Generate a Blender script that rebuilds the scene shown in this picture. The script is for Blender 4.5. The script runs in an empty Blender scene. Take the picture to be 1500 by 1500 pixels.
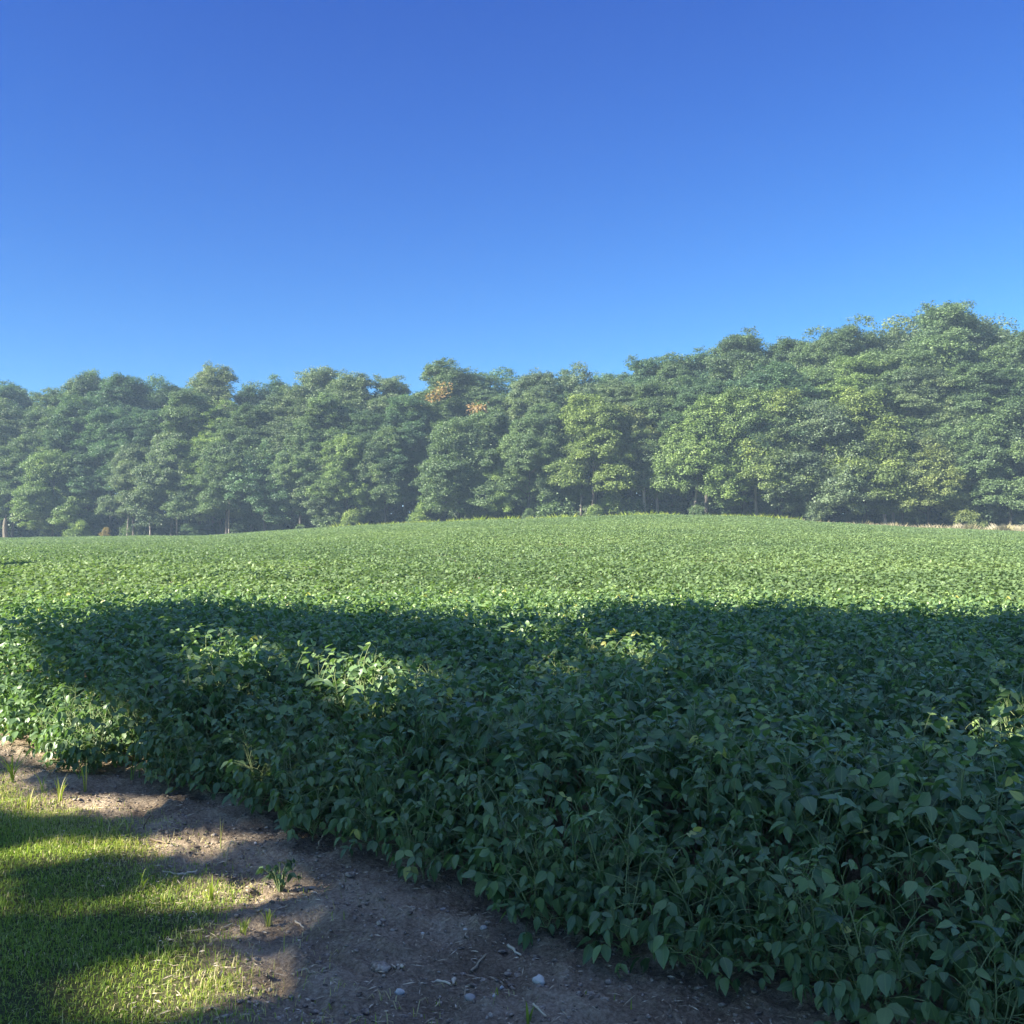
import bpy, math
import numpy as np
from math import radians, sin, cos, tan, pi

# ------------------------------------------------------------------ basics
scene = bpy.context.scene
COL = scene.collection
EYE = 1.65
F = 1504.0
HOR = 770.0
SUN_AZ = radians(64.0)      # sun stands behind the viewer, turned this far to the left
SUN_EL = radians(30.0)
SUNV = np.array([-sin(SUN_AZ) * cos(SUN_EL), -cos(SUN_AZ) * cos(SUN_EL), sin(SUN_EL)])


def ground_pt(px, py, z=0.0):
    d = (EYE - z) * F / (py - HOR)
    return np.array([(px - 750) / F * d, d])


def hash01(i, j, s):
    v = np.sin(i * 127.1 + j * 311.7 + s * 74.7) * 43758.5453
    return v - np.floor(v)


def noise2(x, y, s=0):
    xi, yi = np.floor(x), np.floor(y)
    fx, fy = x - xi, y - yi
    fx = fx * fx * (3 - 2 * fx)
    fy = fy * fy * (3 - 2 * fy)
    a, b = hash01(xi, yi, s), hash01(xi + 1, yi, s)
    c, d = hash01(xi, yi + 1, s), hash01(xi + 1, yi + 1, s)
    return (a * (1 - fx) + b * fx) * (1 - fy) + (c * (1 - fx) + d * fx) * fy - 0.5


def fbm(x, y, s=0, n=4):
    r, a = 0, 1.0
    for k in range(n):
        r = r + a * noise2(x, y, s + k * 13)
        x, y, a = x * 2.03, y * 2.03, a * 0.5
    return r


def smooth(a, b, x):
    t = np.clip((x - a) / (b - a), 0, 1)
    return t * t * (3 - 2 * t)


# edge of the crop: line from far left to near right; u = along it, n = into the crop
E0 = np.array([-3.87, 7.75])
EDIR = np.array([4.68, -4.25]); EDIR /= np.linalg.norm(EDIR)
ENRM = np.array([-EDIR[1], EDIR[0]])            # points up-right, into the crop


def edge_dist(x, y):
    """> 0 inside the crop, < 0 on the bare soil and the lawn"""
    wob = 0.10 * np.sin((x - y) * 1.1) + 0.05 * np.sin((x - y) * 2.7 + 1)
    return (x - E0[0]) * ENRM[0] + (y - E0[1]) * ENRM[1] + wob


def wood_edge(x):
    return 107.95 - 0.275 * x


PXS = np.array([-700, 0, 300, 500, 700, 830, 970, 1100, 1200, 1350, 1500, 2200])
HZS = np.array([-0.9, -0.46, -0.1, 0.85, 1.45, 1.75, 1.95, 1.8, 1.3, 0.75, 0.5, -0.2])


def terrain(x, y):
    yy = np.maximum(y, 1.0)
    px = 750 + F * x / yy
    h = np.interp(px, PXS, HZS)
    return h * smooth(18, 96, y)


def lawn_v(x, y):
    """< 0 where the lawn grows"""
    thr = np.interp(y, [2.5, 3.4, 3.94, 4.6, 5.2, 6.0, 7.5], [-1.25, -1.04, -.82, -.66, -.56, -.44, -.30])
    return edge_dist(x, y) - thr + .20 * fbm(x * 1.9, y * 1.9, 5, 4)


def soil_micro(x, y):
    e = edge_dist(x, y)
    near = 1 - smooth(9, 13, np.hypot(x, y))
    lawn = smooth(0.10, -0.25, lawn_v(x, y))
    m = 0.055 * fbm(x * 1.6, y * 1.6, 1, 3) + 0.048 * fbm(x * 7, y * 7, 2, 3) + 0.022 * np.abs(fbm(x * 22, y * 22, 3, 3))
    m = m + 0.035 * np.maximum(0, fbm(x * 14, y * 14, 8, 2) - 0.12)
    return near * (m * (1 - lawn) + lawn * 0.03 * fbm(x * 1.5, y * 1.5, 4, 2)), lawn


def gz(x, y):
    x = np.asarray(x, float); y = np.asarray(y, float)
    return terrain(x, y) + soil_micro(x, y)[0]


# ------------------------------------------------------------------ mesh helpers
def make_mesh(name, V, T, mats, attrs=None, smooth_sh=False):
    """V (n,3), T list of int arrays (k,3) or (k,4)"""
    me = bpy.data.meshes.new(name)
    V = np.asarray(V, np.float32)
    Ts = [np.asarray(t, np.int32) for t in (T if isinstance(T, list) else [T]) if len(t)]
    me.vertices.add(len(V)); me.vertices.foreach_set('co', V.ravel())
    nl = sum(t.size for t in Ts); npoly = sum(len(t) for t in Ts)
    me.loops.add(nl); me.loops.foreach_set('vertex_index', np.concatenate([t.ravel() for t in Ts]))
    tot = np.concatenate([np.full(len(t), t.shape[1], np.int32) for t in Ts])
    st = np.concatenate([[0], np.cumsum(tot)[:-1]]).astype(np.int32)
    me.polygons.add(npoly); me.polygons.foreach_set('loop_start', st)
    try:
        me.polygons.foreach_set('loop_total', tot)
    except Exception:
        pass
    if smooth_sh:
        me.polygons.foreach_set('use_smooth', np.ones(npoly, bool))
    for k, a in (attrs or {}).items():
        at = me.attributes.new(k, 'FLOAT', 'POINT')
        at.data.foreach_set('value', np.asarray(a, np.float32))
    me.update(calc_edges=True)
    for m in (mats if isinstance(mats, list) else [mats]):
        me.materials.append(m)
    return me


def link(name, me, parent=None):
    o = bpy.data.objects.new(name, me)
    COL.objects.link(o)
    if parent is not None:
        o.parent = parent
    return o


def tag(o, label=None, cat=None, group=None, kind=None):
    if label: o['label'] = label
    if cat: o['category'] = cat
    if group: o['group'] = group
    if kind: o['kind'] = kind
    return o


def empty(name, loc=(0, 0, 0), rz=0.0, sc=1.0):
    o = bpy.data.objects.new(name, None)
    COL.objects.link(o)
    o.location = loc; o.rotation_euler = (0, 0, rz)
    o.scale = (sc, sc, sc) if np.isscalar(sc) else sc
    o.empty_display_size = 0.1
    return o


def nrm(a):
    return a / np.maximum(np.linalg.norm(a, axis=-1, keepdims=True), 1e-9)


# leaf templates: rows (u across, v along), fold makes a V, droop bends the tip
RHOMB = (np.array([[0, 0], [0.5, 0.42], [0, 1], [-0.5, 0.42]]), np.array([[0, 1, 2], [0, 2, 3]]))
OVATE_UV = np.array([[0, 0], [0, .14], [0, .38], [0, .70], [0, 1.0],
                     [.31, .12], [.50, .36], [.33, .70],
                     [-.31, .12], [-.50, .36], [-.33, .70]])
OVATE_T = np.array([[0, 5, 1], [1, 5, 6], [1, 6, 2], [2, 6, 7], [2, 7, 3], [3, 7, 4],
                    [0, 1, 8], [1, 9, 8], [1, 2, 9], [2, 10, 9], [2, 3, 10], [3, 4, 10]])
OVATE = (OVATE_UV, OVATE_T)


def leaves(P, D, N, L, W, fold=0.15, droop=0.15, tmpl=RHOMB):
    """returns V, T, rib for n leaves"""
    uv, t = tmpl
    P, D = np.asarray(P, float), nrm(np.asarray(D, float))
    S = nrm(np.cross(D, N)); N = np.cross(S, D)
    n, k = len(P), len(uv)
    L = np.broadcast_to(np.asarray(L, float), (n,))[:, None, None]
    W = np.broadcast_to(np.asarray(W, float), (n,))[:, None, None]
    fold = np.broadcast_to(np.asarray(fold, float), (n,))[:, None, None]
    droop = np.broadcast_to(np.asarray(droop, float), (n,))[:, None, None]
    u, v = uv[None, :, :1], uv[None, :, 1:]
    V = (P[:, None] + D[:, None] * v * L + S[:, None] * u * W
         + N[:, None] * (fold * np.abs(u) * W - droop * v * v * L))
    T = (np.arange(n) * k)[:, None, None] + t[None]
    rib = np.tile(np.abs(uv[:, 0]) * 2, n)
    return V.reshape(-1, 3), T.reshape(-1, 3), rib


def tube(pts, rad, sides=6, cap=False):
    """a tapered tube through pts"""
    pts = np.asarray(pts, float); n = len(pts)
    rad = np.broadcast_to(np.asarray(rad, float), (n,))
    d = np.gradient(pts, axis=0); d = nrm(d)
    ref = np.where(np.abs(d[:, 2:3]) > 0.9, np.array([[1, 0, 0.]]), np.array([[0, 0, 1.]]))
    a = nrm(np.cross(d, ref)); b = np.cross(d, a)
    ang = np.arange(sides) * 2 * pi / sides
    V = pts[:, None] + rad[:, None, None] * (a[:, None] * np.cos(ang)[None, :, None] + b[:, None] * np.sin(ang)[None, :, None])
    V = V.reshape(-1, 3)
    Q = []
    for i in range(n - 1):
        for j in range(sides):
            k = (j + 1) % sides
            Q.append((i * sides + j, i * sides + k, (i + 1) * sides + k, (i + 1) * sides + j))
    return V, np.array(Q)


class Bag:
    def __init__(s): s.V, s.T, s.n, s.A = [], [], 0, {}
    def add(s, V, T, **at):
        s.V.append(V); s.T.append(np.asarray(T) + s.n); s.n += len(V)
        for k, a in at.items():
            s.A.setdefault(k, []).append(np.broadcast_to(np.asarray(a, float), (len(V),)))
    def mesh(s, name, mat, sm=False):
        tri = [t for t in s.T if t.shape[1] == 3]; quad = [t for t in s.T if t.shape[1] == 4]
        T = ([np.concatenate(tri)] if tri else []) + ([np.concatenate(quad)] if quad else [])
        return make_mesh(name, np.concatenate(s.V), T, mat, {k: np.concatenate(a) for k, a in s.A.items()}, sm)


# ------------------------------------------------------------------ materials
def new_mat(name):
    m = bpy.data.materials.new(name); m.use_nodes = True
    nt = m.node_tree; nt.nodes.clear()
    out = nt.nodes.new('ShaderNodeOutputMaterial')
    return m, nt, out


def nd(nt, kind, **kw):
    n = nt.nodes.new(kind)
    for k, v in kw.items():
        if hasattr(n, k): setattr(n, k, v)
        else: n.inputs[k].default_value = v
    return n


def ramp(nt, stops):
    r = nt.nodes.new('ShaderNodeValToRGB')
    el = r.color_ramp.elements
    while len(el) > len(stops): el.remove(el[-1])
    while len(el) < len(stops): el.new(0.5)
    for e, (p, c) in zip(el, stops):
        e.position = p; e.color = (*c, 1)
    return r


def leaf_mat(name, stops, trans=0.35, rough=0.5, spec=0.4, obj_tint=False, rib=None, trans_tint=(1.0, 1.15, 0.55)):
    m, nt, out = new_mat(name)
    a = nd(nt, 'ShaderNodeAttribute', attribute_name='tint')
    r = ramp(nt, stops)
    nt.links.new(a.outputs['Fac'], r.inputs[0])
    c = r.outputs[0]
    if obj_tint:
        oi = nd(nt, 'ShaderNodeObjectInfo')
        mx = nd(nt, 'ShaderNodeMix', data_type='RGBA', blend_type='MULTIPLY')
        mx.inputs[0].default_value = 1.0
        nt.links.new(c, mx.inputs[6]); nt.links.new(oi.outputs['Color'], mx.inputs[7])
        c = mx.outputs[2]
    if rib:
        ra = nd(nt, 'ShaderNodeAttribute', attribute_name='rib')
        rr = ramp(nt, [(0.0, (1, 1, 1)), (0.11, (0, 0, 0))])
        nt.links.new(ra.outputs['Fac'], rr.inputs[0])
        mx = nd(nt, 'ShaderNodeMix', data_type='RGBA')
        mu = nd(nt, 'ShaderNodeMath', operation='MULTIPLY'); mu.inputs[1].default_value = 0.6
        nt.links.new(rr.outputs[0], mu.inputs[0])
        nt.links.new(mu.outputs[0], mx.inputs[0]); nt.links.new(c, mx.inputs[6]); mx.inputs[7].default_value = (*rib, 1)
        c = mx.outputs[2]
    p = nd(nt, 'ShaderNodeBsdfPrincipled')
    p.inputs['Roughness'].default_value = rough
    p.inputs['Specular IOR Level'].default_value = spec
    nt.links.new(c, p.inputs['Base Color'])
    t = nd(nt, 'ShaderNodeBsdfTranslucent')
    tm = nd(nt, 'ShaderNodeMix', data_type='RGBA', blend_type='MULTIPLY'); tm.inputs[0].default_value = 1
    nt.links.new(c, tm.inputs[6]); tm.inputs[7].default_value = (*[min(1.6, x * 1.35) for x in trans_tint], 1)
    nt.links.new(tm.outputs[2], t.inputs[0])
    ms = nd(nt, 'ShaderNodeMixShader'); ms.inputs[0].default_value = trans
    nt.links.new(p.outputs[0], ms.inputs[1]); nt.links.new(t.outputs[0], ms.inputs[2])
    nt.links.new(ms.outputs[0], out.inputs[0])
    return m


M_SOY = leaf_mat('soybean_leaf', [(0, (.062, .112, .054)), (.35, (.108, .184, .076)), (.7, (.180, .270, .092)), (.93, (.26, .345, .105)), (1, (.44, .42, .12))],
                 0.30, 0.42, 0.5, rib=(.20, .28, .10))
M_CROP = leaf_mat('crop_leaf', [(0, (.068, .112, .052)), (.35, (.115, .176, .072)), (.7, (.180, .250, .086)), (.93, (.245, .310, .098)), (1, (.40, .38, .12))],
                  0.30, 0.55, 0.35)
M_STEM = leaf_mat('soybean_stem', [(0, (.16, .23, .08)), (1, (.24, .28, .13))], 0.05, 0.6, 0.3)
M_TREE = leaf_mat('tree_leaf', [(0, (.050, .082, .044)), (.4, (.096, .146, .064)), (.8, (.158, .220, .080)), (1, (.215, .268, .09))],
                  0.28, 0.5, 0.35, obj_tint=True)
M_TURN = leaf_mat('turning_leaf', [(0, (.17, .12, .05)), (.5, (.30, .18, .075)), (1, (.27, .24, .08))], 0.3, 0.5, 0.3)
M_GRASS = leaf_mat('grass_blade', [(0, (.10, .16, .030)), (.4, (.215, .31, .046)), (.75, (.32, .385, .062)), (.9, (.40, .40, .11)), (1, (.55, .48, .25))],
                   0.35, 0.5, 0.35, trans_tint=(1, 1.1, .5))
M_DRY = leaf_mat('dry_grass', [(0, (.34, .29, .19)), (.5, (.45, .40, .29)), (1, (.55, .48, .38))], 0.25, 0.7, 0.2)
M_STRAW = leaf_mat('straw', [(0, (.14, .10, .07)), (.4, (.40, .32, .21)), (1, (.64, .54, .39))], 0.05, 0.7, 0.2)


def noise_mat(name, stops, scale, rough=0.85, bump=0.0, bscale=40, obj_tint=False, stretch=None):
    m, nt, out = new_mat(name)
    tc = nd(nt, 'ShaderNodeTexCoord')
    src = tc.outputs['Object']
    if stretch:
        mp = nd(nt, 'ShaderNodeMapping'); mp.inputs['Scale'].default_value = stretch
        nt.links.new(src, mp.inputs[0]); src = mp.outputs[0]
    n = nd(nt, 'ShaderNodeTexNoise'); n.inputs['Scale'].default_value = scale; n.inputs['Detail'].default_value = 6
    nt.links.new(src, n.inputs['Vector'])
    r = ramp(nt, stops); nt.links.new(n.outputs['Fac'], r.inputs[0])
    c = r.outputs[0]
    if obj_tint:
        oi = nd(nt, 'ShaderNodeObjectInfo')
        mx = nd(nt, 'ShaderNodeMix', data_type='RGBA', blend_type='MULTIPLY'); mx.inputs[0].default_value = 1
        nt.links.new(c, mx.inputs[6]); nt.links.new(oi.outputs['Color'], mx.inputs[7]); c = mx.outputs[2]
    p = nd(nt, 'ShaderNodeBsdfPrincipled'); p.inputs['Roughness'].default_value = rough
    p.inputs['Specular IOR Level'].default_value = 0.2
    nt.links.new(c, p.inputs['Base Color'])
    if bump:
        b = nd(nt, 'ShaderNodeBump'); b.inputs['Strength'].default_value = bump; b.inputs['Distance'].default_value = 0.02
        n2 = nd(nt, 'ShaderNodeTexNoise'); n2.inputs['Scale'].default_value = bscale; n2.inputs['Detail'].default_value = 8
        nt.links.new(src, n2.inputs['Vector']); nt.links.new(n2.outputs['Fac'], b.inputs['Height'])
        nt.links.new(b.outputs[0], p.inputs['Normal'])
    nt.links.new(p.outputs[0], out.inputs[0])
    return m


M_BARK = noise_mat('bark', [(.3, (.10, .085, .07)), (.7, (.24, .21, .18))], 3.0, 0.9, 0.8, 12, True, (3, 3, .6))
M_STONE = noise_mat('stone', [(.3, (.30, .27, .24)), (.7, (.46, .42, .38))], 9.0, 0.85, 0.5, 40)
M_CHALK = noise_mat('pale_stone', [(.3, (.48, .45, .40)), (.7, (.62, .58, .52))], 12.0, 0.8, 0.4, 50)

# ground: bare soil, thatch under the lawn, litter under the wood (zones carried by attributes)
m, nt, out = new_mat('soil')
tc = nd(nt, 'ShaderNodeTexCoord')
n1 = nd(nt, 'ShaderNodeTexNoise'); n1.inputs['Scale'].default_value = 2.2; n1.inputs['Detail'].default_value = 8; n1.inputs['Roughness'].default_value = .65
n2 = nd(nt, 'ShaderNodeTexNoise'); n2.inputs['Scale'].default_value = 60; n2.inputs['Detail'].default_value = 8; n2.inputs['Roughness'].default_value = .7
for n in (n1, n2): nt.links.new(tc.outputs['Object'], n.inputs['Vector'])
mxn = nd(nt, 'ShaderNodeMath', operation='MULTIPLY_ADD'); mxn.inputs[1].default_value = 0.55
nt.links.new(n2.outputs['Fac'], mxn.inputs[0])
h = nd(nt, 'ShaderNodeMath', operation='MULTIPLY'); h.inputs[1].default_value = 0.45
nt.links.new(n1.outputs['Fac'], h.inputs[0]); nt.links.new(h.outputs[0], mxn.inputs[2])
r = ramp(nt, [(.36, (.135, .098, .066)), (.5, (.32, .245, .168)), (.63, (.56, .45, .325))])
nt.links.new(mxn.outputs[0], r.inputs[0])
c = r.outputs[0]
for an, col in (('lawn', (.080, .088, .034)), ('wood', (.060, .048, .034))):
    at = nd(nt, 'ShaderNodeAttribute', attribute_name=an)
    mx = nd(nt, 'ShaderNodeMix', data_type='RGBA')
    nt.links.new(at.outputs['Fac'], mx.inputs[0]); nt.links.new(c, mx.inputs[6]); mx.inputs[7].default_value = (*col, 1)
    c = mx.outputs[2]
p = nd(nt, 'ShaderNodeBsdfPrincipled'); p.inputs['Roughness'].default_value = .95; p.inputs['Specular IOR Level'].default_value = .1
nt.links.new(c, p.inputs['Base Color'])
b = nd(nt, 'ShaderNodeBump'); b.inputs['Strength'].default_value = 1.0; b.inputs['Distance'].default_value = .03
n3 = nd(nt, 'ShaderNodeTexNoise'); n3.inputs['Scale'].default_value = 55; n3.inputs['Detail'].default_value = 12; n3.inputs['Roughness'].default_value = .72
nt.links.new(tc.outputs['Object'], n3.inputs['Vector']); nt.links.new(n3.outputs['Fac'], b.inputs['Height'])
nt.links.new(b.outputs[0], p.inputs['Normal'])
nt.links.new(p.outputs[0], out.inputs[0])
M_SOIL = m

# ------------------------------------------------------------------ ground sheet
ang = np.concatenate([np.linspace(-40, 40, 700), np.linspace(40, 320, 90)[1:-1]])
ang = np.radians(ang)
rr_ = np.concatenate([np.linspace(.05, 2.4, 14)[:-1], np.arange(2.4, 8.6, .019), np.geomspace(8.6, 160, 150), np.geomspace(165, 900, 16)])
A_, R_ = np.meshgrid(ang, rr_)
X_, Y_ = R_ * np.sin(A_), R_ * np.cos(A_)
mic, lawn_m = soil_micro(X_, Y_)
Z_ = terrain(X_, Y_) + mic
wood_m = smooth(0, 2, Y_ - wood_edge(X_)) * (Y_ > 20)
nr, na = R_.shape
idx = np.arange(nr * na).reshape(nr, na)
q = np.stack([idx[:-1], np.roll(idx, -1, 1)[:-1], np.roll(idx, -1, 1)[1:], idx[1:]], -1).reshape(-1, 4)
Vg = np.stack([X_, Y_, Z_], -1).reshape(-1, 3)
cen = len(Vg)
Vg = np.vstack([Vg, [[0, 0, 0]]])
tr = np.stack([idx[0], np.full(na, cen), np.roll(idx[0], -1)], -1)
me = make_mesh('ground', Vg, [q[:, ::-1], tr], M_SOIL,
               {'lawn': np.append(lawn_m.ravel() * (R_ < 60).ravel(), 0), 'wood': np.append(wood_m.ravel(), 0)}, True)
tag(link('ground', me), kind='structure')

# ------------------------------------------------------------------ soybean plants
def soy_proto(rng, edge):
    st, fo = Bag(), Bag()
    H = rng.uniform(.56, .68) if edge else rng.uniform(.62, .76)
    lean = rng.normal(0, .05, 2)
    P, D, N, L, W, FO, DR, TI = [], [], [], [], [], [], [], []

    def trifoliate(base, az, low, top):
        pl = rng.uniform(.10, .20) * (1.15 - .4 * top)
        el = radians(rng.uniform(28, 62)) if not low else radians(rng.uniform(2, 35))
        d = np.array([cos(az) * cos(el), sin(az) * cos(el), sin(el)])
        end = base + d * pl; mid = base + d * pl * .5 + np.array([0, 0, .012])
        v, t = tube([base, mid, end], [.0026, .0021, .0016], 3)
        st.add(v, t, tint=rng.uniform(0, 1))
        pit = radians(rng.normal(-12, 20)) if not low else radians(rng.normal(-42, 20))
        if edge and not low: pit -= radians(rng.uniform(0, 20))
        if top > .9: pit += radians(rng.uniform(0, 35))
        s = rng.uniform(.042, .088) * (1 - .42 * max(0, top - .75) / .25)
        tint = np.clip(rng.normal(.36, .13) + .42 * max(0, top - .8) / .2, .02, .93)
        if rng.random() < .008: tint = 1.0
        for k, da in ((0, 0), (1, 1.25), (-1, -1.25)):
            a2 = az + da + rng.normal(0, .16)
            pp = pit + rng.normal(0, .28)
            dd = np.array([cos(a2) * cos(pp), sin(a2) * cos(pp), sin(pp)])
            up = np.array([-cos(a2) * sin(pp), -sin(a2) * sin(pp), cos(pp)])
            roll = rng.normal(0, .55); sd = np.cross(dd, up)
            b0 = end + (d * .022 if k == 0 else 0)
            P.append(b0); D.append(dd); N.append(up * cos(roll) + sd * sin(roll))
            l = s * (1.08 if k == 0 else .94)
            L.append(l); W.append(l * rng.uniform(.52, .68)); FO.append(rng.uniform(.05, .55)); DR.append(rng.uniform(.0, .45))
            TI.append(np.clip(tint + rng.normal(0, .05), 0, 1))

    def stem(p0, p1, n, az0, t0):
        mid = (p0 + p1) / 2 + rng.normal(0, .015, 3)
        v, t = tube([p0, mid, p1], [.0055, .0042, .0024], 4)
        st.add(v, t, tint=rng.uniform(0, 1))
        az = az0
        for i in range(n):
            f = t0 + (1 - t0) * (i + .5) / n
            b = p0 * (1 - f) ** 2 + 2 * mid * f * (1 - f) + p1 * f * f
            az += 2.4 + rng.normal(0, .35)
            top = b[2] / H
            trifoliate(b, az, top < (.55 if edge else .35), top)

    top = np.array([lean[0], lean[1], H])
    stem(np.zeros(3), top, 16 if edge else 13, rng.uniform(0, 6.3), .06 if edge else .30)
    for i in range(8 if edge else 5):
        a = i * 2 * pi / (8 if edge else 5) + rng.normal(0, .3)
        b = np.array([0, 0, rng.uniform(.02, .14)])
        r_ = rng.uniform(.10, .22)
        e = np.array([cos(a) * r_, sin(a) * r_, H * ((.28 + .62 * (i % 4) / 3) * rng.uniform(.85, 1.1) if edge else rng.uniform(.72, .98))])
        stem(b, e, 7 if edge else 7, rng.uniform(0, 6.3), .25 if edge else .4)
    if edge:
        for i in range(14):
            trifoliate(np.array([*rng.normal(0, .05, 2), rng.uniform(.02, .20)]), i * 2.4 + rng.normal(0, .4), True, .2)
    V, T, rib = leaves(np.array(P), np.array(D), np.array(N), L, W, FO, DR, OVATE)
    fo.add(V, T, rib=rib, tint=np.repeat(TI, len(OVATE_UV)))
    return st, fo


rng = np.random.default_rng(7)
PROTO = []
for k in range(16):
    st, fo = soy_proto(rng, k < 8)
    PROTO.append((st, fo, st.mesh('soybean_stem', M_STEM), fo.mesh('soybean_foliage', M_SOY, True)))

# planting: rows parallel to the edge
spots = []
for ri in range(0, 45):
    nn = .16 + ri * .27
    for ui in range(-40, 60):
        u = ui * .25 + (ri % 2) * .12 + rng.normal(0, .05)
        n_ = nn + rng.normal(0, .05)
        x, y = E0 + EDIR * u + ENRM * n_
        w = 0.10 * np.sin((x - y) * 1.1) + 0.05 * np.sin((x - y) * 2.7 + 1)
        x, y = x - ENRM[0] * w, y - ENRM[1] * w
        if ri == 0 and rng.random() < .12: continue
        if y < 0.9 or np.hypot(x, y) > 14.5: continue
        if abs(x) > .64 * y + .9: continue
        spots.append((np.hypot(x, y), x, y, ri))
spots.sort()
inside = [s for s in spots if abs(s[1]) < .50 * s[2] + .12]
ind = set(id(s) for s in inside[:300])
lod_F, lod_n = Bag(), 0
for s in spots:
    d, x, y, ri = s
    k = rng.integers(0, 8) if ri < 2 or (ri < 3 and rng.random() < .5) else rng.integers(8, 16)
    rz, sc = rng.uniform(0, 2 * pi), rng.uniform(.88, 1.10) * (.80 if ri == 0 else .92 if ri == 1 else 1.0)
    z = float(gz(x, y)) - .01
    if id(s) in ind:
        px = 750 + F * x / y
        o = empty('soybean_plant', (x, y, z), rz, sc)
        if px < 175 and ri < 7:
            tag(o, 'sunlit soybean plant with pale green leaves at the lit left end of the crop edge', 'soybean plant', 'sunlit soybean plants at the left end of the crop edge')
        elif ri < 2:
            tag(o, 'shaded soybean plant hanging its dark leaves over the bare soil strip', 'soybean plant', 'shaded soybean plants fronting the bare soil')
        elif ri < 6:
            tag(o, 'shaded dark green soybean plant in the rows just behind the front row', 'soybean plant', 'shaded soybean plants just behind the front row')
        else:
            tag(o, 'shaded dark green soybean plant deeper in the crop, several rows behind the edge', 'soybean plant', 'shaded soybean plants deeper in the crop')
        link('stem', PROTO[k][2], o); link('foliage', PROTO[k][3], o)
    else:
        st, fo = PROTO[k][0], PROTO[k][1]
        V = np.concatenate(fo.V) * sc
        V = np.stack([V[:, 0] * cos(rz) - V[:, 1] * sin(rz) + x, V[:, 0] * sin(rz) + V[:, 1] * cos(rz) + y, V[:, 2] + z], -1)
        lod_F.add(V, fo.T[0], rib=fo.A['rib'][0], tint=fo.A['tint'][0])

# the crop beyond: single leaves of the closed canopy, thinner far away
def canopy(r0, r1, dens, size, half=.62):
    n = int(half * (r1 * r1 - r0 * r0) * dens)
    r = np.sqrt(rng.uniform(r0 * r0, r1 * r1, n)); a = rng.uniform(-half, half, n)
    x, y = r * np.sin(a), r * np.cos(a)
    keep = (y < wood_edge(x) - 1.0 + rng.normal(0, .3, n)) & (edge_dist(x, y) > .05)
    x, y = x[keep], y[keep]; n = len(x)
    e = edge_dist(x, y)
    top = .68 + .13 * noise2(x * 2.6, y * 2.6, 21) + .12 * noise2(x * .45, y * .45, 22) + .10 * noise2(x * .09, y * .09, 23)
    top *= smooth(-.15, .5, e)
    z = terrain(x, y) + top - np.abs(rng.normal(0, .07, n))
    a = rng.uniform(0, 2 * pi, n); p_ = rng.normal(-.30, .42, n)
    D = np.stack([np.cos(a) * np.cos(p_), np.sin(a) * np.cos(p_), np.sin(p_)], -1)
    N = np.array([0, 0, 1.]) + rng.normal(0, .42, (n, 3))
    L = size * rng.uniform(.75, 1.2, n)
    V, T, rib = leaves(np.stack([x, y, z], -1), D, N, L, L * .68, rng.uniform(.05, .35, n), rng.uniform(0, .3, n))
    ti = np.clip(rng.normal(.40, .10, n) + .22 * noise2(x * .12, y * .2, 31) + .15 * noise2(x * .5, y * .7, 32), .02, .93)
    return V, T, rib, np.repeat(ti, 4)


lod_V = Bag()
for a in ((14.2, 24, 480, .085), (23.6, 46, 280, .095), (45.5, 70, 300, .09), (69.5, 134, 170, .105)):
    V, T, rib, ti = canopy(*a)
    lod_V.add(V, T, rib=rib, tint=ti)
n0 = lod_F.n; nf0 = sum(len(t) for t in lod_F.T)
lod_F.add(np.concatenate(lod_V.V), np.concatenate(lod_V.T), rib=np.concatenate(lod_V.A['rib']), tint=np.concatenate(lod_V.A['tint']))
me = lod_F.mesh('soybean_field', [M_SOY, M_CROP])
mi = np.zeros(len(me.polygons), np.int32); mi[nf0:] = 1
me.polygons.foreach_set('material_index', mi)
o = link('soybean_field', me)
tag(o, 'broad field of closed soybean canopy stretching from the near rows to the wood', 'soybean crop', None, 'stuff')

# ------------------------------------------------------------------ lawn grass
def blades(x, y, h, w, rng, tint, bend=.5):
    n = len(x)
    a = rng.uniform(0, 2 * pi, n); b = np.abs(rng.normal(0, bend, n))
    side = np.stack([np.cos(a), np.sin(a), np.zeros(n)], -1)
    fw = np.stack([-np.sin(a), np.cos(a), np.zeros(n)], -1)
    base = np.stack([x, y, gz(x, y) - .004], -1)
    up = np.array([0, 0, 1.])
    pm = base + up * (h * .55)[:, None] + fw * (h * .18 * b)[:, None]
    pt = base + up * (h * np.clip(1 - .42 * b, .2, 1))[:, None] + fw * (h * .8 * b)[:, None]
    w = w[:, None]
    V = np.stack([base - side * w, base + side * w, pm - side * w * .75, pm + side * w * .75, pt], 1).reshape(-1, 3)
    T = np.array([[0, 1, 3], [0, 3, 2], [2, 3, 4]])[None] + (np.arange(n) * 5)[:, None, None]
    return V, T.reshape(-1, 3), np.repeat(tint, 5)


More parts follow.
